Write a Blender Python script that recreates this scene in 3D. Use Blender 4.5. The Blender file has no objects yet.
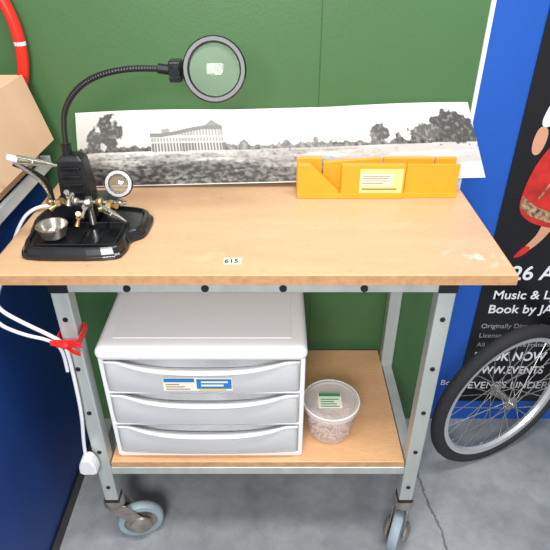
import bpy, bmesh, math, random
from mathutils import Vector, Quaternion, noise, Matrix
random.seed(4)
SC=bpy.context.scene
SC.view_settings.view_transform='Standard'
SC.view_settings.look='None'

def lin(c):
    c=c/255.0
    return c/12.92 if c<=0.04045 else ((c+0.055)/1.055)**2.4
def rgb(r,g,b): return (lin(r),lin(g),lin(b),1)

def mat(name,col,rough=0.5,metal=0.0,var=0.0,scale=20,bump=0.0,bscale=80,alpha=1.0,trans=0.0,spec=0.5,stretch=(1,1,1),col2=None,coat=0):
    m=bpy.data.materials.new(name); m.use_nodes=True
    nt=m.node_tree; N=nt.nodes; L=nt.links
    b=N['Principled BSDF']
    b.inputs['Base Color'].default_value=col
    b.inputs['Roughness'].default_value=rough
    b.inputs['Metallic'].default_value=metal
    b.inputs['Alpha'].default_value=alpha
    b.inputs['Transmission Weight'].default_value=trans
    b.inputs['Specular IOR Level'].default_value=spec
    b.inputs['Coat Weight'].default_value=coat
    tc=N.new('ShaderNodeTexCoord'); mp=N.new('ShaderNodeMapping')
    mp.inputs['Scale'].default_value=stretch
    L.new(tc.outputs['Object'],mp.inputs['Vector'])
    nz=N.new('ShaderNodeTexNoise'); nz.inputs['Scale'].default_value=scale; nz.inputs['Detail'].default_value=6
    L.new(mp.outputs['Vector'],nz.inputs['Vector'])
    if var>0 or col2:
        r=N.new('ShaderNodeValToRGB')
        r.color_ramp.elements[0].position=0.3; r.color_ramp.elements[1].position=0.7
        c2=col2 if col2 else tuple(min(1,c*(1+var)) for c in col[:3])+(1,)
        c1=col if col2 else tuple(c*(1-var) for c in col[:3])+(1,)
        r.color_ramp.elements[0].color=c1; r.color_ramp.elements[1].color=c2
        L.new(nz.outputs['Fac'],r.inputs['Fac']); L.new(r.outputs['Color'],b.inputs['Base Color'])
    if bump>0:
        n2=N.new('ShaderNodeTexNoise'); n2.inputs['Scale'].default_value=bscale; n2.inputs['Detail'].default_value=4
        L.new(mp.outputs['Vector'],n2.inputs['Vector'])
        bp=N.new('ShaderNodeBump'); bp.inputs['Strength'].default_value=bump; bp.inputs['Distance'].default_value=0.01
        L.new(n2.outputs['Fac'],bp.inputs['Height']); L.new(bp.outputs['Normal'],b.inputs['Normal'])
    return m

def grp(name,loc=(0,0,0)):
    e=bpy.data.objects.new(name,None); SC.collection.objects.link(e); e.location=(0,0,0); e.empty_display_size=0.05
    return e
def mk(name,verts,faces,m,parent=None,smooth=False,bevel=0,seg=2,angle=35):
    me=bpy.data.meshes.new(name); me.from_pydata([tuple(v) for v in verts],[],faces); me.validate(); me.update()
    bm=bmesh.new(); bm.from_mesh(me); bmesh.ops.recalc_face_normals(bm,faces=bm.faces); bm.to_mesh(me); bm.free()
    o=bpy.data.objects.new(name,me); SC.collection.objects.link(o)
    if m: me.materials.append(m)
    if smooth:
        for p in me.polygons: p.use_smooth=True
    if parent: o.parent=parent
    if bevel>0:
        md=o.modifiers.new('bv','BEVEL'); md.width=bevel; md.segments=seg; md.limit_method='ANGLE'; md.angle_limit=math.radians(angle)
    return o
def box(name,x0,x1,y0,y1,z0,z1,m,parent=None,bevel=0,seg=2,smooth=False):
    v=[(x0,y0,z0),(x1,y0,z0),(x1,y1,z0),(x0,y1,z0),(x0,y0,z1),(x1,y0,z1),(x1,y1,z1),(x0,y1,z1)]
    f=[(0,1,2,3),(4,5,6,7),(0,1,5,4),(1,2,6,5),(2,3,7,6),(3,0,4,7)]
    return mk(name,v,f,m,parent,smooth=smooth,bevel=bevel,seg=seg)
def prism(name,poly,axis,a,b,m,parent=None,bevel=0,smooth=False,seg=2):
    def P(p,t):
        return {'y':(p[0],t,p[1]),'z':(p[0],p[1],t),'x':(t,p[0],p[1])}[axis]
    n=len(poly)
    v=[P(p,a) for p in poly]+[P(p,b) for p in poly]
    f=[tuple(range(n)),tuple(range(n,2*n))]+[(i,(i+1)%n,n+(i+1)%n,n+i) for i in range(n)]
    return mk(name,v,f,m,parent,bevel=bevel,smooth=smooth,seg=seg)
def lathe(name,prof,center,axis,m,parent=None,seg=48,closed=False,smooth=True):
    q=Vector((0,0,1)).rotation_difference(Vector(axis).normalized()); c=Vector(center)
    v=[];f=[];n=len(prof)
    for i in range(seg):
        a=2*math.pi*i/seg
        for r,z in prof: v.append(c+q@Vector((r*math.cos(a),r*math.sin(a),z)))
    for i in range(seg):
        j=(i+1)%seg
        for k in range(n if closed else n-1):
            k2=(k+1)%n
            f.append((i*n+k,j*n+k,j*n+k2,i*n+k2))
    o=mk(name,v,f,m,parent,smooth=smooth)
    bm=bmesh.new(); bm.from_mesh(o.data); bmesh.ops.remove_doubles(bm,verts=bm.verts,dist=1e-6); bmesh.ops.recalc_face_normals(bm,faces=bm.faces); bm.to_mesh(o.data); bm.free()
    md=o.modifiers.new('es','EDGE_SPLIT'); md.split_angle=math.radians(40)
    return o
def torus_prof(R,r,n=14,sz=1.0):
    return [(R+r*math.cos(2*math.pi*k/n), r*sz*math.sin(2*math.pi*k/n)) for k in range(n)]
def tube(name,pts,rad,m,parent=None,seg=12,smoothpath=0,caps=True):
    P=[Vector(p) for p in pts]
    for _ in range(smoothpath):
        Q=[P[0]]
        for i in range(len(P)-1):
            Q.append(P[i]*0.75+P[i+1]*0.25); Q.append(P[i]*0.25+P[i+1]*0.75)
        Q.append(P[-1]); P=Q
    n=len(P)
    rr=(lambda i:rad(i/(n-1))) if callable(rad) else (lambda i:rad)
    t0=(P[1]-P[0]).normalized()
    up=Vector((0,0,1)) if abs(t0.z)<0.9 else Vector((0,1,0))
    nrm=t0.cross(up).normalized()
    v=[];f=[];tp=t0
    for i in range(n):
        t=(P[min(i+1,n-1)]-P[max(i-1,0)]).normalized()
        nrm=tp.rotation_difference(t)@nrm; tp=t
        bn=t.cross(nrm)
        for k in range(seg):
            a=2*math.pi*k/seg
            v.append(P[i]+(nrm*math.cos(a)+bn*math.sin(a))*rr(i))
    for i in range(n-1):
        for k in range(seg):
            k2=(k+1)%seg
            f.append((i*seg+k,i*seg+k2,(i+1)*seg+k2,(i+1)*seg+k))
    if caps:
        f.append(tuple(range(seg))); f.append(tuple(range((n-1)*seg,n*seg)))
    o=mk(name,v,f,m,parent,smooth=True)
    md=o.modifiers.new('es','EDGE_SPLIT'); md.split_angle=math.radians(50)
    return o
def text(name,body,x,y,z,size,m,parent,sx=1.0,rot=(math.pi/2,0,0),bold=0.0):
    cu=bpy.data.curves.new(name,'FONT'); cu.body=body; cu.size=size; cu.extrude=0.0004; cu.offset=bold
    o=bpy.data.objects.new(name,cu); SC.collection.objects.link(o)
    dg=bpy.context.evaluated_depsgraph_get(); dg.update()
    me=bpy.data.meshes.new_from_object(o.evaluated_get(dg))
    bpy.data.objects.remove(o)
    o=bpy.data.objects.new(name,me); SC.collection.objects.link(o)
    me.materials.clear(); me.materials.append(m)
    o.location=(x,y,z); o.rotation_euler=rot; o.scale=(sx,1,1); o.parent=parent
    return o

# ---------------------------------------------------------------- materials
M_green=mat('green_paint',rgb(70,108,66),0.38,var=0.10,scale=1.5,bump=0.05,bscale=120)
M_blue=mat('blue_paint',rgb(26,84,176),0.4,var=0.08,scale=3)
M_dblue=mat('dark_blue_panel',rgb(12,58,128),0.5,var=0.12,scale=4)
M_white=mat('white_trim',rgb(222,230,236),0.5)
M_alu=mat('aluminium_frame',rgb(186,192,188),0.36,metal=0.35,var=0.10,scale=25,stretch=(1,1,0.15))
M_blackp=mat('black_plastic',rgb(24,25,28),0.35)
M_blackg=mat('black_gloss',rgb(20,22,26),0.24,spec=0.7)
M_steel=mat('steel',rgb(190,187,180),0.25,metal=0.9)
M_brass=mat('brass',rgb(190,160,110),0.3,metal=0.85)
M_rubber=mat('grey_rubber',rgb(146,162,170),0.6,var=0.1)
M_hub=mat('worn_hub',rgb(150,143,136),0.35,metal=0.6,var=0.35,scale=30)
M_tyre=mat('tyre_rubber',rgb(38,39,42),0.7,bump=0.5,bscale=260)
M_orange=mat('orange_plastic',rgb(246,160,40),0.4,var=0.04)
M_label=mat('paper_label',rgb(238,232,215),0.6)
M_lab2=mat('printed_label',rgb(244,214,140),0.6)
M_print=mat('grey_print',rgb(140,125,90),0.7)
M_card=mat('cardboard',rgb(222,184,150),0.8,var=0.08,scale=8)
M_red=mat('red_plastic',rgb(226,44,32),0.3)
M_redr=mat('red_ribbon',rgb(225,35,30),0.6)
M_cable=mat('white_cable',rgb(225,226,228),0.45)
M_body=mat('white_plastic',rgb(238,238,238),0.38)
M_draw=mat('milky_plastic',rgb(240,241,242),0.30,var=0.02,scale=6,trans=0.45)
M_inner=mat('drawer_contents_plastic',rgb(222,224,226),0.5,var=0.14,scale=11)
M_hand=mat('handle_plastic',rgb(240,241,242),0.3,trans=0.2)
M_blueink=mat('blue_ink',rgb(40,120,190),0.5)
M_yel=mat('yellow_ink',rgb(235,200,60),0.5)
M_clear=mat('clear_plastic',rgb(232,232,230),0.12,alpha=0.26)
M_lidc=mat('clear_lid_plastic',rgb(236,234,228),0.15,alpha=0.42)
M_glass=mat('lens_glass',rgb(215,235,215),0.03,alpha=0.18,spec=0.8)
M_pink=mat('pink_screws',rgb(236,196,182),0.5,var=0.22,scale=80)
M_greenink=mat('green_ink',rgb(50,150,100),0.5)
M_poster=mat('poster_black',rgb(20,20,24),0.35,var=0.1)
M_wink=mat('white_ink',rgb(225,228,235),0.5)
M_gink=mat('grey_ink',rgb(150,155,165),0.5)
M_rink=mat('red_ink',rgb(190,40,34),0.5,var=0.3,scale=25)
M_skin=mat('skin_ink',rgb(205,150,120),0.5)
M_rim=mat('rim_alloy',rgb(205,208,210),0.3,metal=0.5)

def wood(name,base,dark,worn=False):
    m=mat(name,base,0.33,col2=dark,scale=3.2,stretch=(1.2,6,6))
    nt=m.node_tree;N=nt.nodes;L=nt.links;b=N['Principled BSDF']
    prev=b.inputs['Base Color'].links[0].from_socket
    tc=N['Texture Coordinate']
    n=N.new('ShaderNodeTexNoise'); n.inputs['Scale'].default_value=420; n.inputs['Detail'].default_value=2
    mp=N.new('ShaderNodeMapping'); mp.inputs['Scale'].default_value=(0.15,1,1)
    L.new(tc.outputs['Object'],mp.inputs['Vector']); L.new(mp.outputs['Vector'],n.inputs['Vector'])
    r=N.new('ShaderNodeValToRGB'); r.color_ramp.elements[0].position=0.35; r.color_ramp.elements[1].position=0.6
    r.color_ramp.elements[0].color=(0.88,0.85,0.82,1); r.color_ramp.elements[1].color=(1,1,1,1)
    L.new(n.outputs['Fac'],r.inputs['Fac'])
    mx=N.new('ShaderNodeMix'); mx.data_type='RGBA'; mx.blend_type='MULTIPLY'; mx.inputs[0].default_value=0.8
    L.new(prev,mx.inputs[6]); L.new(r.outputs['Color'],mx.inputs[7]); out=mx.outputs[2]
    if worn:
        def scuff(cx,cy,rx,ry,sc,lo,hi,col,amt,prev):
            sub=N.new('ShaderNodeVectorMath'); sub.operation='SUBTRACT'; sub.inputs[1].default_value=(cx,cy,0.9)
            L.new(tc.outputs['Object'],sub.inputs[0])
            mu=N.new('ShaderNodeVectorMath'); mu.operation='MULTIPLY'; mu.inputs[1].default_value=(1/rx,1/ry,0)
            L.new(sub.outputs[0],mu.inputs[0])
            ln=N.new('ShaderNodeVectorMath'); ln.operation='LENGTH'; L.new(mu.outputs[0],ln.inputs[0])
            fo=N.new('ShaderNodeMapRange'); fo.inputs[1].default_value=1; fo.inputs[2].default_value=0.2; fo.inputs[3].default_value=0; fo.inputs[4].default_value=1
            L.new(ln.outputs['Value'],fo.inputs[0])
            nn=N.new('ShaderNodeTexNoise'); nn.inputs['Scale'].default_value=sc; nn.inputs['Detail'].default_value=8; nn.inputs['Roughness'].default_value=0.65
            L.new(tc.outputs['Object'],nn.inputs['Vector'])
            mr=N.new('ShaderNodeMapRange'); mr.inputs[1].default_value=lo; mr.inputs[2].default_value=hi
            L.new(nn.outputs['Fac'],mr.inputs[0])
            p=N.new('ShaderNodeMath'); p.operation='MULTIPLY'; L.new(fo.outputs[0],p.inputs[0]); L.new(mr.outputs[0],p.inputs[1])
            q=N.new('ShaderNodeMath'); q.operation='MULTIPLY'; L.new(p.outputs[0],q.inputs[0]); q.inputs[1].default_value=amt; q.use_clamp=True
            m2=N.new('ShaderNodeMix'); m2.data_type='RGBA'; L.new(q.outputs[0],m2.inputs[0]); L.new(prev,m2.inputs[6]); m2.inputs[7].default_value=col
            return m2.outputs[2]
        out=scuff(0.40,0.95,0.085,0.045,30,0.52,0.62,rgb(224,214,196),1.0,out)
        out=scuff(0.0,1.1,0.9,0.5,9,0.58,0.70,rgb(236,206,170),0.35,out)
        out=scuff(-0.1,1.0,0.8,0.5,34,0.66,0.72,rgb(160,112,72),0.55,out)
        out=scuff(-0.2,1.22,0.25,0.08,7,0.45,0.60,rgb(196,140,110),0.35,out)
    L.new(out,b.inputs['Base Color'])
    return m
M_top=wood('beech_laminate',rgb(210,170,130),rgb(220,181,142),True)
M_shelf=wood('beech_shelf',rgb(216,166,120),rgb(224,178,132))
M_edge=mat('chipboard_edge',rgb(190,144,100),0.6,var=0.15,scale=60)

# concrete floor
M_floor=mat('concrete',rgb(124,128,132),0.55,col2=rgb(166,169,171),scale=2.6,bump=0.05,bscale=25)
nt=M_floor.node_tree;N=nt.nodes;L=nt.links;b=N['Principled BSDF']
prev=b.inputs['Base Color'].links[0].from_socket
tc=N['Texture Coordinate']; sp=N.new('ShaderNodeSeparateXYZ')
n=N.new('ShaderNodeTexNoise'); n.inputs['Scale'].default_value=9; n.inputs['Detail'].default_value=8; n.inputs['Roughness'].default_value=0.7
L.new(tc.outputs['Object'],n.inputs['Vector'])
L.new(tc.outputs['Object'],sp.inputs['Vector'])
def math_(op,a,b_):
    x=N.new('ShaderNodeMath'); x.operation=op
    for i,s in enumerate((a,b_)):
        if s is None: continue
        if isinstance(s,(int,float)): x.inputs[i].default_value=s
        else: L.new(s,x.inputs[i])
    return x.outputs[0]
wob=math_('MULTIPLY',n.outputs['Fac'],0.06)
yy=math_('MULTIPLY',sp.outputs['Y'],0.10)
xx=math_('ADD',sp.outputs['X'],math_('ADD',yy,wob))
d=math_('ABSOLUTE',math_('SUBTRACT',xx,0.592),None)
cr=N.new('ShaderNodeMapRange'); cr.inputs[1].default_value=0.001; cr.inputs[2].default_value=0.006; cr.inputs[3].default_value=0.85; cr.inputs[4].default_value=0
L.new(d,cr.inputs[0])
mx=N.new('ShaderNodeMix'); mx.data_type='RGBA'; L.new(cr.outputs[0],mx.inputs[0]); L.new(prev,mx.inputs[6]); mx.inputs[7].default_value=rgb(76,78,82)
n3=N.new('ShaderNodeTexNoise'); n3.inputs['Scale'].default_value=11; n3.inputs['Detail'].default_value=10; n3.inputs['Roughness'].default_value=0.72; L.new(tc.outputs['Object'],n3.inputs['Vector'])
r3=N.new('ShaderNodeValToRGB'); r3.color_ramp.elements[0].position=0.36; r3.color_ramp.elements[1].position=0.58
r3.color_ramp.elements[0].color=(0.66,0.67,0.69,1)
L.new(n3.outputs['Fac'],r3.inputs['Fac'])
m4=N.new('ShaderNodeMix'); m4.data_type='RGBA'; m4.blend_type='MULTIPLY'; m4.inputs[0].default_value=0.75
L.new(mx.outputs[2],m4.inputs[6]); L.new(r3.outputs['Color'],m4.inputs[7]); L.new(m4.outputs[2],b.inputs['Base Color'])

# ---------------------------------------------------------------- room
WY=1.36
box('floor',-2.2,2.4,-1.2,WY+0.1,-0.06,0,M_floor)
wg=grp('wall_back')
box('green_board_a',-2.2,0.104,WY,WY+0.08,0,2.4,M_green,wg)
box('green_board_b',0.107,0.478,WY,WY+0.08,0,2.4,M_green,wg)
box('board_backing',-2.2,0.484,WY+0.004,WY+0.08,0,2.4,M_green,wg)
box('blue_board',0.488,2.4,WY,WY+0.08,0,2.4,M_blue,wg)
box('trim_1',0.478,0.488,WY-0.005,WY+0.05,0,2.4,M_white)

# ---------------------------------------------------------------- cabinet on the left
cb=grp('blue_cabinet')
box('carcass',-1.25,-0.602,0.35,1.345,0.0,0.935,M_dblue,cb,bevel=0.003)
box('top_board',-1.25,-0.568,0.345,1.345,0.935,0.966,M_white,cb,bevel=0.003)
box('plinth_strip',-0.602,-0.596,0.35,1.345,0.0,0.05,M_blackp,cb)

cd=grp('cardboard_box')
x0,x1,y0,y1,z0,z1=-1.0,-0.576,0.93,1.30,0.967,1.172
t=0.005
box('box_bottom',x0,x1,y0,y1,z0,z0+t,M_card,cd)
box('side_right',x1-t,x1,y0,y1,z0,z1,M_card,cd)
box('side_left',x0,x0+t,y0,y1,z0,z1,M_card,cd)
box('side_back',x0,x1,y1-t,y1,z0,z1,M_card,cd)
box('side_front',x0,x1,y0,y0+t,z0,z1,M_card,cd)
v=[(x1,y0,z1),(x1,y1,z1),(x1+0.040,y1,z1-0.150),(x1+0.040,y0,z1-0.150)]
v+= [(a+0.004,b_,c) for a,b_,c in v]
mk('flap_right',v,[(0,1,2,3),(4,5,6,7),(0,1,5,4),(1,2,6,5),(2,3,7,6),(3,0,4,7)],M_card,cd)
mk('flap_front',[(x0,y0,z1),(x1,y0,z1),(x1,y0-0.1,z1-0.1),(x0,y0-0.1,z1-0.1),(x0,y0,z1-t),(x1,y0,z1-t),(x1,y0-0.1,z1-0.1-t),(x0,y0-0.1,z1-0.1-t)],
   [(0,1,2,3),(4,5,6,7),(0,1,5,4),(1,2,6,5),(2,3,7,6),(3,0,4,7)],M_card,cd)
hp=grp('hula_hoop')
lathe('hoop_tube',torus_prof(0.252,0.013),(-0.826,1.333,1.233),(0,1,0),M_red,hp,seg=96,closed=True)
for i in range(12):
    a=2*math.pi*i/12
    c=Vector((-0.826+0.252*math.cos(a),1.333,1.233+0.252*math.sin(a))); tg=Vector((-math.sin(a),0,math.cos(a)))
    tube('stripe_%d'%(i+1),[c-tg*0.004,c+tg*0.004],0.0133,M_white,hp)

# ---------------------------------------------------------------- workbench
wb=grp('workbench')
TX0,TX1,TY0,TY1=-0.555,0.463,0.886,1.325
box('tabletop',TX0,TX1,TY0,TY1,0.877,0.90,M_top,wb,bevel=0.002)
box('edge_band_front',TX0,TX1,TY0-0.0015,TY0,0.878,0.8985,M_edge,wb)
LX=[(-0.4456,-0.4106),(0.3247,0.3597)]; LY=[(0.905,0.94),(1.285,1.32)]
for i,(a,b_) in enumerate(LX):
    for j,(c,d_) in enumerate(LY):
        box('leg_%d'%(i*2+j+1),a,b_,c,d_,0.185,0.877,M_alu,wb,bevel=0.003)
        box('corner_block_%d'%(i*2+j+1),a-0.002,b_+0.002,c-0.002,d_+0.002,0.845,0.8765,M_blackp,wb,bevel=0.002)
        box('leg_foot_%d'%(i*2+j+1),a-0.001,b_+0.001,c-0.001,d_+0.001,0.176,0.186,M_blackp,wb)
        for k in range(5):
            zz=0.78-0.135*k
            if j==0: lathe('leg_hole_%d_%d'%(i,k),[(0,-0.001),(0.0055,-0.001),(0.0055,0.002),(0,0.002)],((a+b_)/2,c,zz),(0,-1,0),M_blackp,wb,seg=16)
box('rail_top_front',-0.4106,0.3247,0.906,0.936,0.846,0.877,M_alu,wb,bevel=0.002)
box('rail_top_back',-0.4106,0.3247,1.29,1.316,0.848,0.877,M_alu,wb,bevel=0.002)
for k,px in enumerate((-0.292,-0.138,0.016,0.176)):
    lathe('rail_bolt_%d'%k,[(0,0.003),(0.007,0.003),(0.008,-0.001)],(px,0.9055,0.856),(0,-1,0),M_blackp,wb,seg=20)
for i,(a,b_) in enumerate(LX):
    box('rail_side_top_%d'%i,a+0.004,b_-0.004,0.94,1.285,0.848,0.877,M_alu,wb)
    box('rail_side_low_%d'%i,a+0.004,b_-0.004,0.94,1.285,0.290,0.318,M_alu,wb)
box('rail_low_front',-0.4106,0.3247,0.908,0.936,0.288,0.313,M_alu,wb,bevel=0.002)
box('rail_low_back',-0.4106,0.3247,1.29,1.316,0.288,0.313,M_alu,wb,bevel=0.002)
box('lower_shelf',-0.408,0.3225,0.912,1.338,0.3135,0.330,M_shelf,wb,bevel=0.0015)
box('shelf_edge_band',-0.408,0.3225,0.9105,0.912,0.3145,0.3295,M_edge,wb)

def caster(idx,sx,sy,wx,wy,R=0.060):
    e=grp('part_caster_%d'%idx); e.parent=wb
    w=Vector((wx,wy,R))
    d=Vector((wx-sx,wy-sy,0)); d.normalize(); ax=Vector((-d.y,d.x,0))
    if ax.y>0: ax=-ax
    lathe('swivel',[(0,0.176),(0.026,0.176),(0.028,0.168),(0.028,0.158),(0.02,0.150),(0,0.150)],(sx,sy,0),(0,0,1),M_hub,e,seg=28)
    prof=[(R-0.018,-0.013),(R-0.004,-0.0125),(R,-0.006),(R,0.006),(R-0.004,0.0125),(R-0.018,0.013)]
    lathe('tyre',prof,w,ax,M_rubber,e,seg=48,closed=True)
    lathe('hub',[(0,0.010),(0.012,0.0095),(0.03,0.007),(R-0.018,0.008),(R-0.015,0),(R-0.018,-0.008),(0.03,-0.007),(0,-0.010)],w,ax,M_hub,e,seg=40)
    L_=(Vector((wx,wy,0))-Vector((sx,sy,0))).length
    for sgn in (1,-1):
        o=ax*sgn*0.018
        def q(u,z): return Vector((sx,sy,z))+d*u+o
        pts=[q(-0.020,0.156),q(0.026,0.156),q(L_+0.018,R+0.010),q(L_+0.014,R-0.012),q(L_-0.006,R-0.014),q(L_-0.020,R+0.004)]
        th=ax*sgn*0.003; n=len(pts)
        mk('fork_cheek',pts+[p+th for p in pts],[tuple(range(n)),tuple(range(n,2*n))]+[(i,(i+1)%n,n+(i+1)%n,n+i) for i in range(n)],M_hub,e,bevel=0.001)
        lathe('axle_dome',[(0.031,0.0),(0.029,0.006),(0.019,0.012),(0.008,0.0145),(0,0.015)],w+o+th,ax*sgn,M_hub,e,seg=28)
    box('fork_bridge',sx-0.02,sx+0.02,sy-0.018,sy+0.018,0.150,0.157,M_hub,e)
    return e
caster(1,-0.428,0.922,-0.374,0.936,0.063)
caster(2,0.342,0.922,0.334,0.905,0.060)
caster(3,-0.428,1.29,-0.38,1.27)
caster(4,0.342,1.29,0.30,1.27)

# ---------------------------------------------------------------- panorama print
W,H=640,116
BL=Vector((-0.485,1.290,0.902)); BR=Vector((0.525,1.296,0.926)); TL=Vector((-0.485,1.346,1.072)); TR=Vector((0.464,1.350,1.096))
verts=[];cols=[];faces=[]
def nz(x,y,s,o=0): return noise.noise(Vector((x*s,y*s,o)))
def fb(x,y,s,o=0): return nz(x,y,s,o)+0.5*nz(x,y,s*2.1,o+3)+0.25*nz(x,y,s*4.3,o+7)
def mixf(a,b,t): t=max(0,min(1,t)); return a+(b-a)*t
def blob(x,y,cx,cy,rx,ry,o):
    d=math.hypot((x-cx)/rx,(y-cy)/ry)
    return 1-d+0.5*fb(x,y,7,o)
AS=5.6
def sstep(a,b,x):
    t=max(0,min(1,(x-a)/(b-a))); return t*t*(3-2*t)
def paint(u,v):
    x=u*AS; y=v
    hor=0.50+0.02*(u-0.5)
    g=0.86-0.05*(1-min(1,(v-hor)/0.5))+0.03*fb(x,y,1.5)
    if u<0.25: g-=0.12*(0.25-u)/0.25
    if v<hor:
        k=(hor-v)/hor
        g=0.66+0.06*fb(x*0.5,y*3,3,1)
        left=1-sstep(0.30,0.95,u)
        tex=fb(x,y*1.8,10,4)
        g-=left*sstep(0.15,0.6,k)*(0.28+0.42*max(0,tex+0.28))
        g-=0.20*max(0,fb(x,y*2,18,6))*(0.4+left)
        if 0.10<k<0.24 and u<0.8: g-=0.20*max(0,fb(x*0.5,y,8,2)+0.3)
        g+=0.16*sstep(0.1,0.35,fb(x*0.4,y*4,2.5,9))
        g=mixf(g,0.78,0.5*sstep(0.45,0.8,u))
        g=max(g,0.16)
    for (a,b_,hh,s,tone) in ((0.36,0.83,0.055,1,0.40),(0.0,0.2,0.07,2,0.28),(0.50,0.64,0.09,5,0.44),(0.37,0.43,0.10,7,0.42),(0.80,1.0,0.12,11,0.30)):
        if a<u<b_:
            top=hor+hh*(0.6+0.9*fb(x,0,7,s))
            if hor-0.025<v<top: g=tone+0.22*fb(x,y,16,2)
    for (cx,cy,rx,ry,o,tone) in ((0.080,0.72,0.19,0.25,1,0.24),(0.045,0.62,0.14,0.15,8,0.30),(0.765,0.63,0.13,0.15,21,0.28),(0.745,0.57,0.05,0.08,12,0.38),(0.945,0.69,0.30,0.25,3,0.24),(0.875,0.62,0.22,0.14,4,0.32),(0.985,0.60,0.22,0.18,6,0.24),(0.60,0.57,0.05,0.05,7,0.42)):
        bb=blob(x,y,cx*AS,cy,rx,ry,o)
        if bb>0.10:
            tt=sstep(0.10,0.24,bb)
            g=mixf(g,tone+0.30*max(0,fb(x,y,20,o)),tt)
    if 0.185<u<0.370:
        roof=0.70+0.10*sstep(0.2,0.34,u)
        if hor-0.03<v<roof:
            g=0.55
            if v>roof-0.05: g=0.42
            elif abs(v-0.655)<0.010 or abs(v-0.58)<0.008: g=0.78
            elif (u*130)%1<0.32: g=0.74
            elif v<0.57: g=0.38
        if 0.325<u<0.365 and roof<=v<roof+0.07*(1-abs(u-0.345)/0.02): g=0.48
        if 0.215<u<0.235 and roof<=v<roof+0.05: g=0.52
    if v>0.97 or v<0.015: g=0.86
    return max(0.07,min(0.92,g))
for j in range(H+1):
    for i in range(W+1):
        u=i/W;v=j/H
        p=(BL*(1-u)+BR*u)*(1-v)+(TL*(1-u)+TR*u)*v
        p.y-=0.006*math.sin(math.pi*v)*(1-u)
        p.z+=0.003*math.sin(u*9)*v
        verts.append(p); g=paint(u,v); g=g**2.0
        cols+= [g*1.0,g*0.98,g*0.93,1]
for j in range(H):
    for i in range(W):
        a=j*(W+1)+i; faces.append((a,a+1,a+W+2,a+W+1))
pg=grp('panoramic_photo_print')
me=bpy.data.meshes.new('print_sheet'); me.from_pydata(verts,[],faces); me.update()
at=me.color_attributes.new('Col','FLOAT_COLOR','POINT'); at.data.foreach_set('color',cols)
for p in me.polygons: p.use_smooth=True
o=bpy.data.objects.new('print_sheet',me); SC.collection.objects.link(o); o.parent=pg
m=bpy.data.materials.new('photo_print'); m.use_nodes=True; b=m.node_tree.nodes['Principled BSDF']; b.inputs['Roughness'].default_value=0.5
va=m.node_tree.nodes.new('ShaderNodeVertexColor'); va.layer_name='Col'; m.node_tree.links.new(va.outputs['Color'],b.inputs['Base Color'])
me.materials.append(m)
off=Vector((0,0.004,0)); dz=Vector((0,0,-0.0035))
mk('backing_board',[BL+off,BR+off,TR+off+dz,TL+off+dz,BL+off*2,BR+off*2,TR+off*2+dz,TL+off*2+dz],[(0,1,2,3),(4,5,6,7),(0,1,5,4),(1,2,6,5),(2,3,7,6),(3,0,4,7)],M_label,pg)

# ---------------------------------------------------------------- mitre box
mb=grp('mitre_box')
bx,by,bz=0.053,1.230,0.9005
def XY(pts): return [(bx+p[0],bz+p[1]) for p in pts]
D=0.056
TL_=0.385
box('floor_plate',bx,bx+TL_,by,by+D,bz,bz+0.012,M_orange,mb,bevel=0.001)
h=0.084
def wallset(tag,ya,yb,flip):
    if not flip:
        prism(tag+'_a',XY([(0,0.01),(0,h),(0.030,h),(0.098,0.020),(0.098,0.01)]),'y',ya,yb,M_orange,mb,bevel=0.0012)
        prism(tag+'_b',XY([(0.104,0.01),(0.104,h),(0.255,h),(0.255,0.01)]),'y',ya,yb,M_orange,mb,bevel=0.0012)
        prism(tag+'_c',XY([(0.259,0.01),(0.259,h-0.002),(TL_,h-0.002),(TL_,0.01)]),'y',ya+0.010,yb,M_orange,mb,bevel=0.0012)
    else:
        prism(tag+'_a',XY([(0,0.01),(0,h),(0.060,h),(0.060,0.01)]),'y',ya,yb,M_orange,mb,bevel=0.0012)
        prism(tag+'_b',XY([(0.064,0.01),(0.064,h-0.01),(0.205,h),(0.205,0.01)]),'y',ya,yb,M_orange,mb,bevel=0.0012)
        prism(tag+'_c',XY([(0.209,0.01),(0.209,h),(0.33,h),(0.33,0.01)]),'y',ya,yb,M_orange,mb,bevel=0.0012)
        prism(tag+'_d',XY([(0.334,0.01),(0.334,h),(TL_,h),(TL_,0.01)]),'y',ya,yb,M_orange,mb,bevel=0.0012)
wallset('front_wall',by,by+0.016,False)
wallset('back_wall',by+D-0.012,by+D,True)
box('front_lip',bx,bx+0.255,by-0.004,by,bz,bz+0.013,M_orange,mb,bevel=0.001)
box('label',bx+0.148,bx+0.250,by-0.0012,by,bz+0.014,bz+0.074,M_lab2,mb)
box('label_patch',bx+0.150,bx+0.225,by-0.0014,by-0.001,bz+0.034,bz+0.062,M_label,mb)
for k,(a,b_,z_,hh) in enumerate(((0.154,0.219,0.056,0.002),(0.154,0.216,0.050,0.002),(0.154,0.221,0.044,0.002),(0.154,0.205,0.038,0.002),(0.154,0.238,0.022,0.004))):
    box('label_line_%d'%k,bx+a,bx+b_,by-0.0018,by-0.001,bz+z_,bz+z_+hh,M_print,mb)

pt=grp('price_tag')
box('tag_paper',-0.102,-0.066,0.925,0.948,0.9003,0.9010,M_label,pt)
text('tag_text','615',-0.100,0.929,0.9011,0.019,M_blackp,pt,rot=(0,0,0),bold=0.0004)

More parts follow.
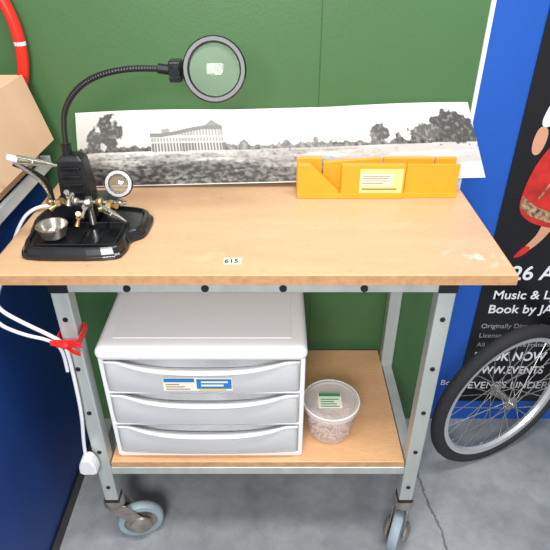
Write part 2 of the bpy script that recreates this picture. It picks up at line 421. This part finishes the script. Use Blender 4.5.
# ---------------------------------------------------------------- magnifier stand
ms=grp('magnifying_helping_hand_stand')
def rounded(poly,it=2):
    P=[Vector(p) for p in poly]
    for _ in range(it):
        Q=[]
        for i in range(len(P)):
            a=P[i];b_=P[(i+1)%len(P)]
            Q+= [a*0.8+b_*0.2,a*0.2+b_*0.8]
        P=Q
    return [tuple(p) for p in P]
bp=rounded([(-0.497,0.935),(-0.310,0.935),(-0.298,0.975),(-0.300,1.01),(-0.272,1.03),(-0.268,1.11),(-0.285,1.135),(-0.36,1.15),(-0.47,1.15),(-0.52,1.135),(-0.53,1.08),(-0.515,1.02),(-0.512,0.97)])
cx=sum(p[0] for p in bp)/len(bp); cy=sum(p[1] for p in bp)/len(bp)
def ring(s,z): return [Vector((cx+(p[0]-cx)*s,cy+(p[1]-cy)*s,z)) for p in bp]
rs=[ring(1,0.9005),ring(1.0,0.908),ring(0.97,0.912),ring(0.93,0.922),ring(0.90,0.925),ring(0.87,0.925),ring(0.84,0.919)]
n=len(bp); v=[p for r in rs for p in r]; f=[tuple(range(n)),tuple(range((len(rs)-1)*n,len(rs)*n))]
for k in range(len(rs)-1):
    for i in range(n): f.append((k*n+i,k*n+(i+1)%n,(k+1)*n+(i+1)%n,(k+1)*n+i))
mk('base_tray',v,f,M_blackg,ms,smooth=False,bevel=0.001)
for k,(a,b_,c,d_) in enumerate(((-0.475,-0.395,0.955,0.958),(-0.39,-0.32,0.955,0.958),(-0.394,-0.391,0.955,1.05),(-0.475,-0.31,1.05,1.054),(-0.32,-0.317,0.955,1.05),(-0.355,-0.352,0.955,1.05))):
    box('tray_rib_%d'%k,a,b_,c,d_,0.917,0.9275,M_blackg,ms,bevel=0.001)
prism('base_block',rounded([(-0.475,0.92),(-0.385,0.92),(-0.375,0.945),(-0.335,0.95),(-0.335,0.965),(-0.475,0.965)],1),'y',1.06,1.135,M_blackg,ms,bevel=0.004)
v=[]
for (z,hx,hy) in ((0.955,0.033,0.026),(1.00,0.031,0.024),(1.045,0.028,0.020),(1.056,0.018,0.015)):
    for sx,sy in ((-1,-1),(1,-1),(1,1),(-1,1)): v.append((-0.427+sx*hx,1.115+sy*hy,z))
f=[(0,1,2,3),(12,13,14,15)]+[(k*4+i,k*4+(i+1)%4,k*4+4+(i+1)%4,k*4+4+i) for k in range(3) for i in range(4)]
mk('column',v,f,M_blackp,ms,bevel=0.004)
for k in range(4): box('column_switch_%d'%k,-0.447,-0.407,1.088,1.092,0.972+0.018*k,0.980+0.018*k,M_blackg,ms,bevel=0.001)
tube('neck_collar',[(-0.434,1.115,1.05),(-0.434,1.115,1.075)],0.011,M_blackp,ms)
gp=[(-0.434,1.115,1.06),(-0.432,1.115,1.10),(-0.424,1.115,1.145),(-0.392,1.115,1.187),(-0.345,1.115,1.214),(-0.285,1.115,1.226),(-0.230,1.115,1.226),(-0.190,1.115,1.222)]
tube('gooseneck',gp,lambda t:0.0062+0.0003*math.sin(t*math.pi*2*80),M_blackp,ms,smoothpath=6,seg=12)
lens=Vector((-0.1155,1.105,1.226)); nd=Vector((0.02,-1.0,0.28)).normalized()
tube('neck_tip',[(-0.225,1.115,1.226),(-0.195,1.112,1.223)],0.010,M_blackp,ms)
box('hinge_block',-0.203,-0.178,1.095,1.128,1.203,1.243,M_blackp,ms,bevel=0.004)
lathe('hinge_knob',[(0,0.008),(0.010,0.008),(0.012,0.005),(0.012,-0.006)],(-0.190,1.092,1.224),(0,-1,0),M_blackg,ms,seg=20)
lathe('lens_ring',[(0.050,-0.010),(0.058,-0.011),(0.0610,-0.006),(0.0610,0.006),(0.058,0.011),(0.051,0.011),(0.048,0.006),(0.048,-0.006)],lens,nd,M_blackp,ms,seg=64,closed=True)
lathe('lens_glass',[(0.049,0.001),(0.035,0.004),(0.018,0.006),(0,0.0065)],lens,nd,M_glass,ms,seg=48)
lp=Vector((-0.314,1.04,1.020)); nd2=Vector((0.1,-1,0.40)).normalized()
lathe('loupe_ring',[(0.018,-0.009),(0.026,-0.010),(0.028,-0.004),(0.028,0.006),(0.026,0.010),(0.020,0.010),(0.0185,0.0)],lp,nd2,M_blackg,ms,seg=40,closed=True)
lathe('loupe_glass',[(0.0187,0.004),(0.01,0.006),(0,0.0065)],lp,nd2,mat('loupe_lens',rgb(150,135,110),0.05,alpha=0.6),ms,seg=32)
tube('loupe_stem',[lp-Vector((0,0,0.027)),(-0.318,1.04,0.978)],0.004,M_steel,ms)
tube('post',[(-0.385,1.05,0.925),(-0.385,1.05,0.985)],0.007,M_steel,ms)
tube('cross_rod',[(-0.462,1.04,0.981),(-0.305,1.04,0.978)],0.0042,M_steel,ms)
def wing(name,c,m,ang=0.3,s=1.0):
    c=Vector(c)
    lathe(name+'_boss',[(0,0.010*s),(0.006*s,0.010*s),(0.009*s,-0.006*s),(0.009*s,-0.010*s),(0,-0.010*s)],c,(0,-1,0.3),m,ms,seg=18)
    for sg in (-1,1):
        a=Vector((math.cos(ang)*sg,-0.1,math.sin(ang)*sg))
        tube(name+'_wing',[c+a*0.004*s+Vector((0,-0.006,0)),c+a*0.013*s+Vector((0,-0.01,0)),c+a*0.019*s+Vector((0,-0.013,0))],lambda t:0.003+0.0025*t,m,ms,seg=10)
wing('wingnut_1',(-0.437,1.028,0.984),M_brass,0.5)
wing('wingnut_2',(-0.385,1.028,0.975),M_steel,1.1)
wing('wingnut_3',(-0.337,1.028,0.979),M_brass,0.2)
wing('wingnut_4',(-0.411,1.02,1.002),M_steel,1.5,0.8)
wing('wingnut_5',(-0.400,1.02,0.955),M_brass,1.3,0.8)
for k,cc in enumerate(((-0.46,1.04,0.981),(-0.41,1.04,0.981),(-0.36,1.04,0.980),(-0.318,1.04,0.978))):
    lathe('ball_joint_%d'%k,[(0.0001,0.009),(0.005,0.0075),(0.0085,0.003),(0.0085,-0.003),(0.005,-0.0075),(0.0001,-0.009)],cc,(1,0,0),M_steel if k%2 else M_brass,ms,seg=18)
tube('clip_arm',[(-0.46,1.04,0.981),(-0.452,1.02,1.015),(-0.458,1.00,1.05),(-0.49,0.99,1.085)],0.0035,M_steel,ms,smoothpath=3)
tube('soldering_spring',[(-0.455,1.04,0.985),(-0.452,1.03,1.03),(-0.47,1.01,1.060),(-0.497,1.0,1.078)],lambda t:0.0048+0.0006*math.sin(t*200),M_blackp,ms,smoothpath=4)
def clip(name,a,b_,w):
    a=Vector(a);b_=Vector(b_); d=(b_-a).normalized(); u=Vector((0,-0.3,1)); u=(u-d*u.dot(d)).normalized(); s=d.cross(u)
    for sg in (1,-1):
        v=[]
        for (t,h0,h1,ww) in ((0,0.006,0.008,w),(0.35,0.003,0.007,w),(0.6,0.001,0.006,w*0.8),(1.0,0.0,0.002,w*0.3)):
            p=a+(b_-a)*t
            for (hh,sd) in ((h0,-1),(h0,1),(h1,1),(h1,-1)): v.append(p+u*hh*sg+s*sd*ww)
        f=[(0,1,2,3),(12,13,14,15)]+[(k*4+i,k*4+(i+1)%4,k*4+4+(i+1)%4,k*4+4+i) for k in range(3) for i in range(4)]
        mk(name+'_jaw',v,f,M_steel,ms,bevel=0.0008)
    lathe(name+'_pivot',[(0,0.008),(0.003,0.008),(0.003,-0.008),(0,-0.008)],a+(b_-a)*0.4,s,M_steel,ms,seg=12)
clip('clip_left',(-0.485,0.992,1.090),(-0.418,1.01,1.070),0.004)
clip('clip_right',(-0.350,1.02,0.975),(-0.300,1.00,0.955),0.004)
tube('clip_sleeve',[(-0.500,0.99,1.095),(-0.482,0.992,1.089)],0.006,M_white,ms)
tube('clip_right_arm',[(-0.36,1.04,0.98),(-0.352,1.02,0.975)],0.003,M_steel,ms)
lathe('solder_cup',[(0,0.927),(0.024,0.927),(0.030,0.948),(0.032,0.949),(0.032,0.951),(0.029,0.951),(0.022,0.932),(0,0.931)],(-0.450,0.995,0),(0,0,1),M_steel,ms,seg=40)
tube('cup_post',[(-0.450,0.995,0.915),(-0.450,0.995,0.930)],0.006,M_steel,ms)

# ---------------------------------------------------------------- cable, plug, ribbon
pc=grp('power_cable')
tube('flex_a',[(-0.455,1.135,0.935),(-0.50,1.165,0.912),(-0.550,1.16,0.912),(-0.576,1.12,0.895),(-0.578,1.02,0.84),(-0.572,0.93,0.815),(-0.548,0.89,0.815),(-0.505,0.882,0.790),(-0.455,0.889,0.748),(-0.436,0.896,0.720),(-0.437,0.896,0.64),(-0.440,0.893,0.52),(-0.452,0.890,0.43),(-0.455,0.888,0.385)],0.0042,M_cable,pc,smoothpath=4)
tube('flex_b',[(-0.446,0.893,0.65),(-0.444,0.892,0.715),(-0.462,0.886,0.742),(-0.51,0.878,0.762),(-0.562,0.878,0.795),(-0.580,0.93,0.83),(-0.582,0.985,0.86)],0.0038,M_cable,pc,smoothpath=4)
prism('plug_body',rounded([(-0.472,0.335),(-0.428,0.335),(-0.430,0.365),(-0.440,0.388),(-0.460,0.388),(-0.470,0.365)],1),'y',0.868,0.898,M_cable,pc,bevel=0.004)
for k,(xx_,zz) in enumerate(((-0.462,0.325),(-0.450,0.322),(-0.438,0.325))):
    box('plug_pin_%d'%k,xx_-0.002,xx_+0.002,0.880,0.886,zz-0.004,0.337,M_brass,pc)
rb=grp('red_ribbon_tie')
za,zb=0.722,0.742
box('band_front',-0.4515,-0.4045,0.884,0.887,za,zb,M_redr,rb,bevel=0.001)
box('band_back',-0.4515,-0.4045,0.9415,0.9435,za,zb,M_redr,rb)
box('band_l',-0.4520,-0.4500,0.884,0.9435,za,zb,M_redr,rb)
box('band_r',-0.4060,-0.4040,0.884,0.9435,za,zb,M_redr,rb)
def ribbon(name,pts,w):
    v=[]
    for (x,y,z) in pts: v+= [(x,y,z-w),(x,y,z+w),(x,y-0.002,z+w),(x,y-0.002,z-w)]
    n=len(pts); f=[(0,1,2,3),((n-1)*4,(n-1)*4+1,(n-1)*4+2,(n-1)*4+3)]
    for i in range(n-1):
        for k in range(4): f.append((i*4+k,i*4+(k+1)%4,i*4+4+(k+1)%4,i*4+4+k))
    mk(name,v,f,M_redr,rb)
ribbon('tail_left',[(-0.432,0.882,0.735),(-0.446,0.879,0.738),(-0.458,0.877,0.742)],0.006)
ribbon('tail_right',[(-0.432,0.882,0.733),(-0.415,0.875,0.738),(-0.402,0.872,0.743),(-0.394,0.873,0.738)],0.007)
ribbon('tail_low',[(-0.430,0.882,0.728),(-0.414,0.875,0.720),(-0.400,0.873,0.716)],0.006)
lathe('knot',[(0,0.010),(0.006,0.007),(0.008,0),(0.006,-0.007),(0,-0.010)],(-0.430,0.879,0.733),(1,0,0.1),M_redr,rb,seg=16)

# ---------------------------------------------------------------- drawer unit
du=grp('plastic_drawer_unit')
DX0,DX1,DY0,DY1=-0.392,0.068,0.925,1.27
box('plinth',DX0+0.004,DX1-0.004,DY0+0.004,DY1,0.331,0.348,M_body,du,bevel=0.004)
box('side_left',DX0,DX0+0.012,DY0+0.003,DY1,0.335,0.655,M_body,du,bevel=0.004)
box('side_right',DX1-0.012,DX1,DY0+0.003,DY1,0.335,0.655,M_body,du,bevel=0.004)
box('back',DX0+0.01,DX1-0.01,DY1-0.01,DY1,0.335,0.655,M_body,du)
o=box('lid',DX0-0.004,DX1+0.004,DY0-0.006,DY1+0.006,0.650,0.686,M_body,du,bevel=0.017,seg=6,smooth=True)
box('lid_panel',DX0+0.03,DX1-0.03,DY0+0.035,DY1-0.03,0.684,0.6875,M_body,du,bevel=0.003)
def drawer(k,z0,z1):
    NX,NZ=48,14; v=[];f=[]
    a,b_=DX0+0.013,DX1-0.013
    def dip(s): return max(0,1-(abs(s)/0.86)**3)
    for j in range(NZ+1):
        for i in range(NX+1):
            u=i/NX;w=j/NZ; s=2*u-1
            zt=z1-0.020*dip(s)
            z=z0+(zt-z0)*w
            y=DY0-0.006*(1-s*s)-0.005*math.sin(math.pi*w)
            e=min(u,1-u)*NX
            if e<1 or j==0 or j==NZ: y+=0.006
            v.append((a+(b_-a)*u,y,z))
    for j in range(NZ):
        for i in range(NX):
            q=j*(NX+1)+i; f.append((q,q+1,q+NX+2,q+NX+1))
    o=mk('drawer_front_%d'%k,v,f,M_draw,du,smooth=True)
    sd=o.modifiers.new('so','SOLIDIFY'); sd.thickness=0.003; sd.offset=0
    v=[];f=[]
    for i in range(NX+1):
        u=i/NX; s=2*u-1; x=a+(b_-a)*u
        bulge=dip(s)
        zt=z1-0.020*bulge
        y=DY0-0.006*(1-s*s)
        out=0.003+0.011*bulge
        sec=[(y+0.004,zt+0.001),(y-out,zt+0.002),(y-out-0.0015,zt-0.001),(y-out+0.001,zt-0.004*bulge-0.002),(y-0.001,zt-0.004),(y+0.004,zt-0.003)]
        v+=[(x,yy_,zz_) for yy_,zz_ in sec]
    n=6
    for i in range(NX):
        for q in range(n): f.append((i*n+q,i*n+(q+1)%n,(i+1)*n+(q+1)%n,(i+1)*n+q))
    f.append(tuple(range(n))); f.append(tuple(range(NX*n,NX*n+n)))
    mk('drawer_handle_%d'%k,v,f,M_hand,du,smooth=True)
    box('drawer_body_%d'%k,a+0.006,b_-0.006,DY0+0.012,DY1-0.02,z0+0.004,z1-0.024,M_inner,du)
    box('divider_%d'%k,DX0+0.006,DX1-0.006,DY0+0.002,DY1-0.01,z0-0.006,z0-0.001,M_body,du,bevel=0.001)
drawer(1,0.556,0.648); drawer(2,0.453,0.546); drawer(3,0.350,0.443)
sy=DY0-0.0135
box('sticker',-0.250,-0.095,sy,sy+0.0010,0.574,0.613,M_label,du)
box('sticker_blue',-0.175,-0.097,sy-0.0004,sy,0.580,0.609,M_blueink,du)
box('sticker_band',-0.248,-0.180,sy-0.0004,sy,0.600,0.611,M_blueink,du)
box('sticker_yellow',-0.17,-0.11,sy-0.0008,sy-0.0003,0.575,0.580,M_yel,du)
for k in range(3): box('sticker_line_%d'%k,-0.244,-0.190-0.012*k,sy-0.0006,sy-0.0002,0.578+0.007*k,0.5805+0.007*k,M_print,du)
for k in range(2): box('sticker_white_%d'%k,-0.165,-0.115+0.01*k,sy-0.0008,sy-0.0003,0.588+0.010*k,0.593+0.010*k,M_label,du)

# ---------------------------------------------------------------- round tub
tb=grp('round_plastic_tub')
tx,ty=0.144,1.022
lathe('tub_wall',[(0,0.332),(0.055,0.332),(0.058,0.336),(0.068,0.425),(0.0665,0.425),(0.0565,0.338),(0,0.334)],(tx,ty,0),(0,0,1),M_clear,tb,seg=64)
lathe('tub_lid',[(0,0.432),(0.060,0.432),(0.062,0.436),(0.071,0.436),(0.0725,0.433),(0.0725,0.422),(0.070,0.421)],(tx,ty,0),(0,0,1),M_lidc,tb,seg=64)
lathe('tub_rim',torus_prof(0.0712,0.0020,10),(tx,ty,0.4345),(0,0,1),M_body,tb,seg=64,closed=True)
bm=bmesh.new()
for i in range(460):
    a=random.random()*6.28; r=0.051*math.sqrt(random.random()); z=0.340+random.random()*0.058
    mt=Matrix.Translation((tx+r*math.cos(a),ty+r*math.sin(a),z))@Matrix.Rotation(random.random()*3,4,Vector((random.random(),random.random(),random.random())).normalized())
    bmesh.ops.create_cone(bm,cap_ends=True,segments=7,radius1=0.004,radius2=0.002,depth=0.016,matrix=mt)
me=bpy.data.meshes.new('tub_contents'); bm.to_mesh(me); bm.free(); me.materials.append(M_pink)
o=bpy.data.objects.new('tub_contents',me); SC.collection.objects.link(o); o.parent=tb
box('tub_label',tx-0.034,tx+0.026,ty-0.032,ty+0.020,0.4368,0.4376,M_label,tb)
box('tub_label_band',tx-0.032,tx+0.024,ty+0.008,ty+0.019,0.4376,0.4380,M_greenink,tb)
for k in range(4): box('tub_label_line_%d'%k,tx-0.028,tx+0.018-0.006*(k%3),ty-0.028+0.008*k,ty-0.0245+0.008*k,0.4376,0.4379,M_greenink,tb)

# ---------------------------------------------------------------- poster
po=grp('theatre_poster')
py=WY-0.004
box('sheet',0.610,1.35,py,py+0.003,0.09,1.75,M_poster,po)
def flat(name,pts,m,dy=0.0006):
    y=py-dy
    mk(name,[(p[0],y,p[1]) for p in pts],[tuple(range(len(pts)))],m,po)
T=lambda nm,s,x,z,size,m=M_wink,sx=1.0,bold=0.0: text(nm,s,x,py-0.001,z,size,m,po,sx=sx,bold=bold)
T('date','26 APRIL',0.684,0.583,0.066,bold=0.001)
T('credit_1','Music & Lyrics by',0.648,0.514,0.043,bold=0.0004)
T('credit_2','Book by JAMES',0.644,0.462,0.043,bold=0.0004)
T('small_1','Originally Directed on Broadway',0.636,0.404,0.024,M_gink)
T('small_2','Licensed exclusively by arrangement',0.636,0.367,0.024,M_gink)
T('small_3','All performance materials supplied',0.636,0.330,0.024,M_gink)
T('book','BOOK NOW',0.636,0.272,0.050,sx=0.8,bold=0.001)
T('www','WWW.EVENTS',0.636,0.216,0.044,sx=0.8,bold=0.0008)
T('venue','EVENTS UNDER 18',0.640,0.150,0.042,sx=0.9)
T('side','Book',0.548,0.165,0.032)
def sm(pts,it=3):
    P=[Vector(p) for p in pts]
    for _ in range(it):
        Q=[]
        for i in range(len(P)):
            a=P[i];b_=P[(i+1)%len(P)]; Q+=[a*0.75+b_*0.25,a*0.25+b_*0.75]
        P=Q
    return [tuple(p) for p in P]
flat('dancer_leg_l',sm([(0.735,0.78),(0.775,0.78),(0.755,0.73),(0.730,0.695),(0.708,0.675),(0.698,0.688),(0.713,0.71),(0.728,0.735)]),M_skin,0.0006)
flat('dancer_shoe_l',sm([(0.704,0.700),(0.722,0.688),(0.700,0.662),(0.676,0.655),(0.680,0.668)],2),M_rink,0.0009)
flat('dancer_leg_r',sm([(0.83,0.76),(0.86,0.76),(0.87,0.70),(0.88,0.65),(0.86,0.65),(0.845,0.70)]),M_skin,0.0006)
flat('dancer_shoe_r',sm([(0.86,0.66),(0.885,0.66),(0.90,0.635),(0.86,0.635)],2),M_rink,0.0009)
skirt=[(0.750,1.05),(0.705,1.00),(0.672,0.94),(0.657,0.87),(0.655,0.81),(0.685,0.775),(0.74,0.755),(0.82,0.745),(0.90,0.75),(0.97,0.78),(0.96,0.86),(0.91,0.95),(0.85,1.04)]
flat('dancer_skirt',sm(skirt,2),M_rink,0.0012)
M_dk=mat('dark_pattern',rgb(70,25,25),0.6,col2=rgb(200,170,130),scale=70)
flat('dancer_hem',[(0.660,0.815),(0.695,0.788),(0.75,0.768),(0.82,0.757),(0.90,0.764),(0.97,0.795),(0.968,0.825),(0.90,0.795),(0.82,0.787),(0.75,0.798),(0.70,0.818),(0.660,0.848)],M_dk,0.0015)
for k in range(5):
    xx_=0.70+0.05*k
    flat('skirt_fold_%d'%k,[(0.785+0.01*k,1.02),(xx_,0.84),(xx_+0.007,0.84)],M_dk,0.0015)
flat('dancer_blouse',sm([(0.76,1.03),(0.85,1.03),(0.87,1.12),(0.86,1.20),(0.82,1.22),(0.77,1.22),(0.735,1.19),(0.745,1.10)],2),M_wink,0.0009)
flat('dancer_sleeve',sm([(0.745,1.20),(0.70,1.17),(0.670,1.10),(0.655,1.04),(0.680,1.03),(0.71,1.08),(0.75,1.13)],2),M_wink,0.0010)
flat('dancer_hand',sm([(0.657,1.04),(0.647,1.00),(0.652,0.965),(0.67,0.96),(0.682,0.99),(0.682,1.03)],2),M_skin,0.0013)
flat('dancer_neck',[(0.795,1.20),(0.825,1.20),(0.822,1.26),(0.798,1.26)],M_skin,0.0013)
flat('dancer_face',sm([(0.775,1.27),(0.79,1.235),(0.81,1.225),(0.83,1.235),(0.845,1.27),(0.84,1.32),(0.81,1.335),(0.78,1.32)],2),M_skin,0.0016)
flat('dancer_hair',sm([(0.765,1.25),(0.775,1.32),(0.81,1.355),(0.85,1.33),(0.86,1.25),(0.845,1.24),(0.842,1.30),(0.81,1.32),(0.782,1.305),(0.775,1.25)],1),mat('hair_ink',rgb(50,32,24),0.6),0.0019)

# ---------------------------------------------------------------- bicycle wheel
bw=grp('bicycle_wheel')
phi=math.radians(24); ud=Vector((math.cos(phi),math.sin(phi),0)); axn=Vector((math.sin(phi),-math.cos(phi),0))
R=0.258; C=Vector((0.686,1.208,R+0.001))
lathe('tyre',torus_prof(R-0.019,0.019,16),C,axn,M_tyre,bw,seg=96,closed=True)
lathe('rim',[(R-0.036,-0.012),(R-0.050,-0.010),(R-0.055,0),(R-0.050,0.010),(R-0.036,0.012),(R-0.034,0)],C,axn,M_rim,bw,seg=96,closed=True)
lathe('hub',[(0,-0.045),(0.006,-0.045),(0.006,-0.036),(0.022,-0.034),(0.022,-0.029),(0.011,-0.024),(0.011,0.024),(0.022,0.029),(0.022,0.034),(0.006,0.036),(0.006,0.045),(0,0.045)],C,axn,M_steel,bw,seg=28)
up=Vector((0,0,1)); bm=bmesh.new()
for i in range(32):
    side=1 if i%2 else -1; a=2*math.pi*i/32; off_=(0.9 if (i//2)%2 else -0.9)
    p1=C+(ud*math.cos(a)+up*math.sin(a))*(R-0.051)
    p0=C+(ud*math.cos(a+off_)+up*math.sin(a+off_))*0.020+axn*0.031*side
    d=p1-p0
    mt=Matrix.Translation((p0+p1)/2)@Vector((0,0,1)).rotation_difference(d).to_matrix().to_4x4()
    bmesh.ops.create_cone(bm,cap_ends=True,segments=6,radius1=0.0013,radius2=0.0013,depth=d.length,matrix=mt)
me=bpy.data.meshes.new('spokes'); bm.to_mesh(me); bm.free(); me.materials.append(M_steel)
o=bpy.data.objects.new('spokes',me); SC.collection.objects.link(o); o.parent=bw

# ---------------------------------------------------------------- lights
def area(name,loc,target,size,power,col=(1,1,1)):
    l=bpy.data.lights.new(name,'AREA'); l.energy=power; l.shape='RECTANGLE'; l.size=size[0]; l.size_y=size[1]; l.color=col
    o=bpy.data.objects.new(name,l); SC.collection.objects.link(o); o.location=loc
    o.rotation_euler=(Vector(target)-Vector(loc)).to_track_quat('-Z','Y').to_euler()
area('ceiling_light',(0.25,0.45,2.8),(0.1,1.0,0.7),(1.5,0.3),44,(1,0.985,0.965))
area('ceiling_light.001',(-0.25,-1.1,2.0),(0,1.0,0.45),(0.7,0.5),52,(1,1,1))
w=bpy.data.worlds.new('world'); SC.world=w; w.use_nodes=True
w.node_tree.nodes['Background'].inputs[0].default_value=(0.95,0.97,1.0,1); w.node_tree.nodes['Background'].inputs[1].default_value=0.52

cam=bpy.data.cameras.new('camera'); cam.sensor_width=36; cam.lens=36*555/550; cam.clip_start=0.01
co=bpy.data.objects.new('camera',cam); SC.collection.objects.link(co)
co.location=(0,0,1.469); co.rotation_euler=(math.radians(90-32.7),0,0)
SC.camera=co
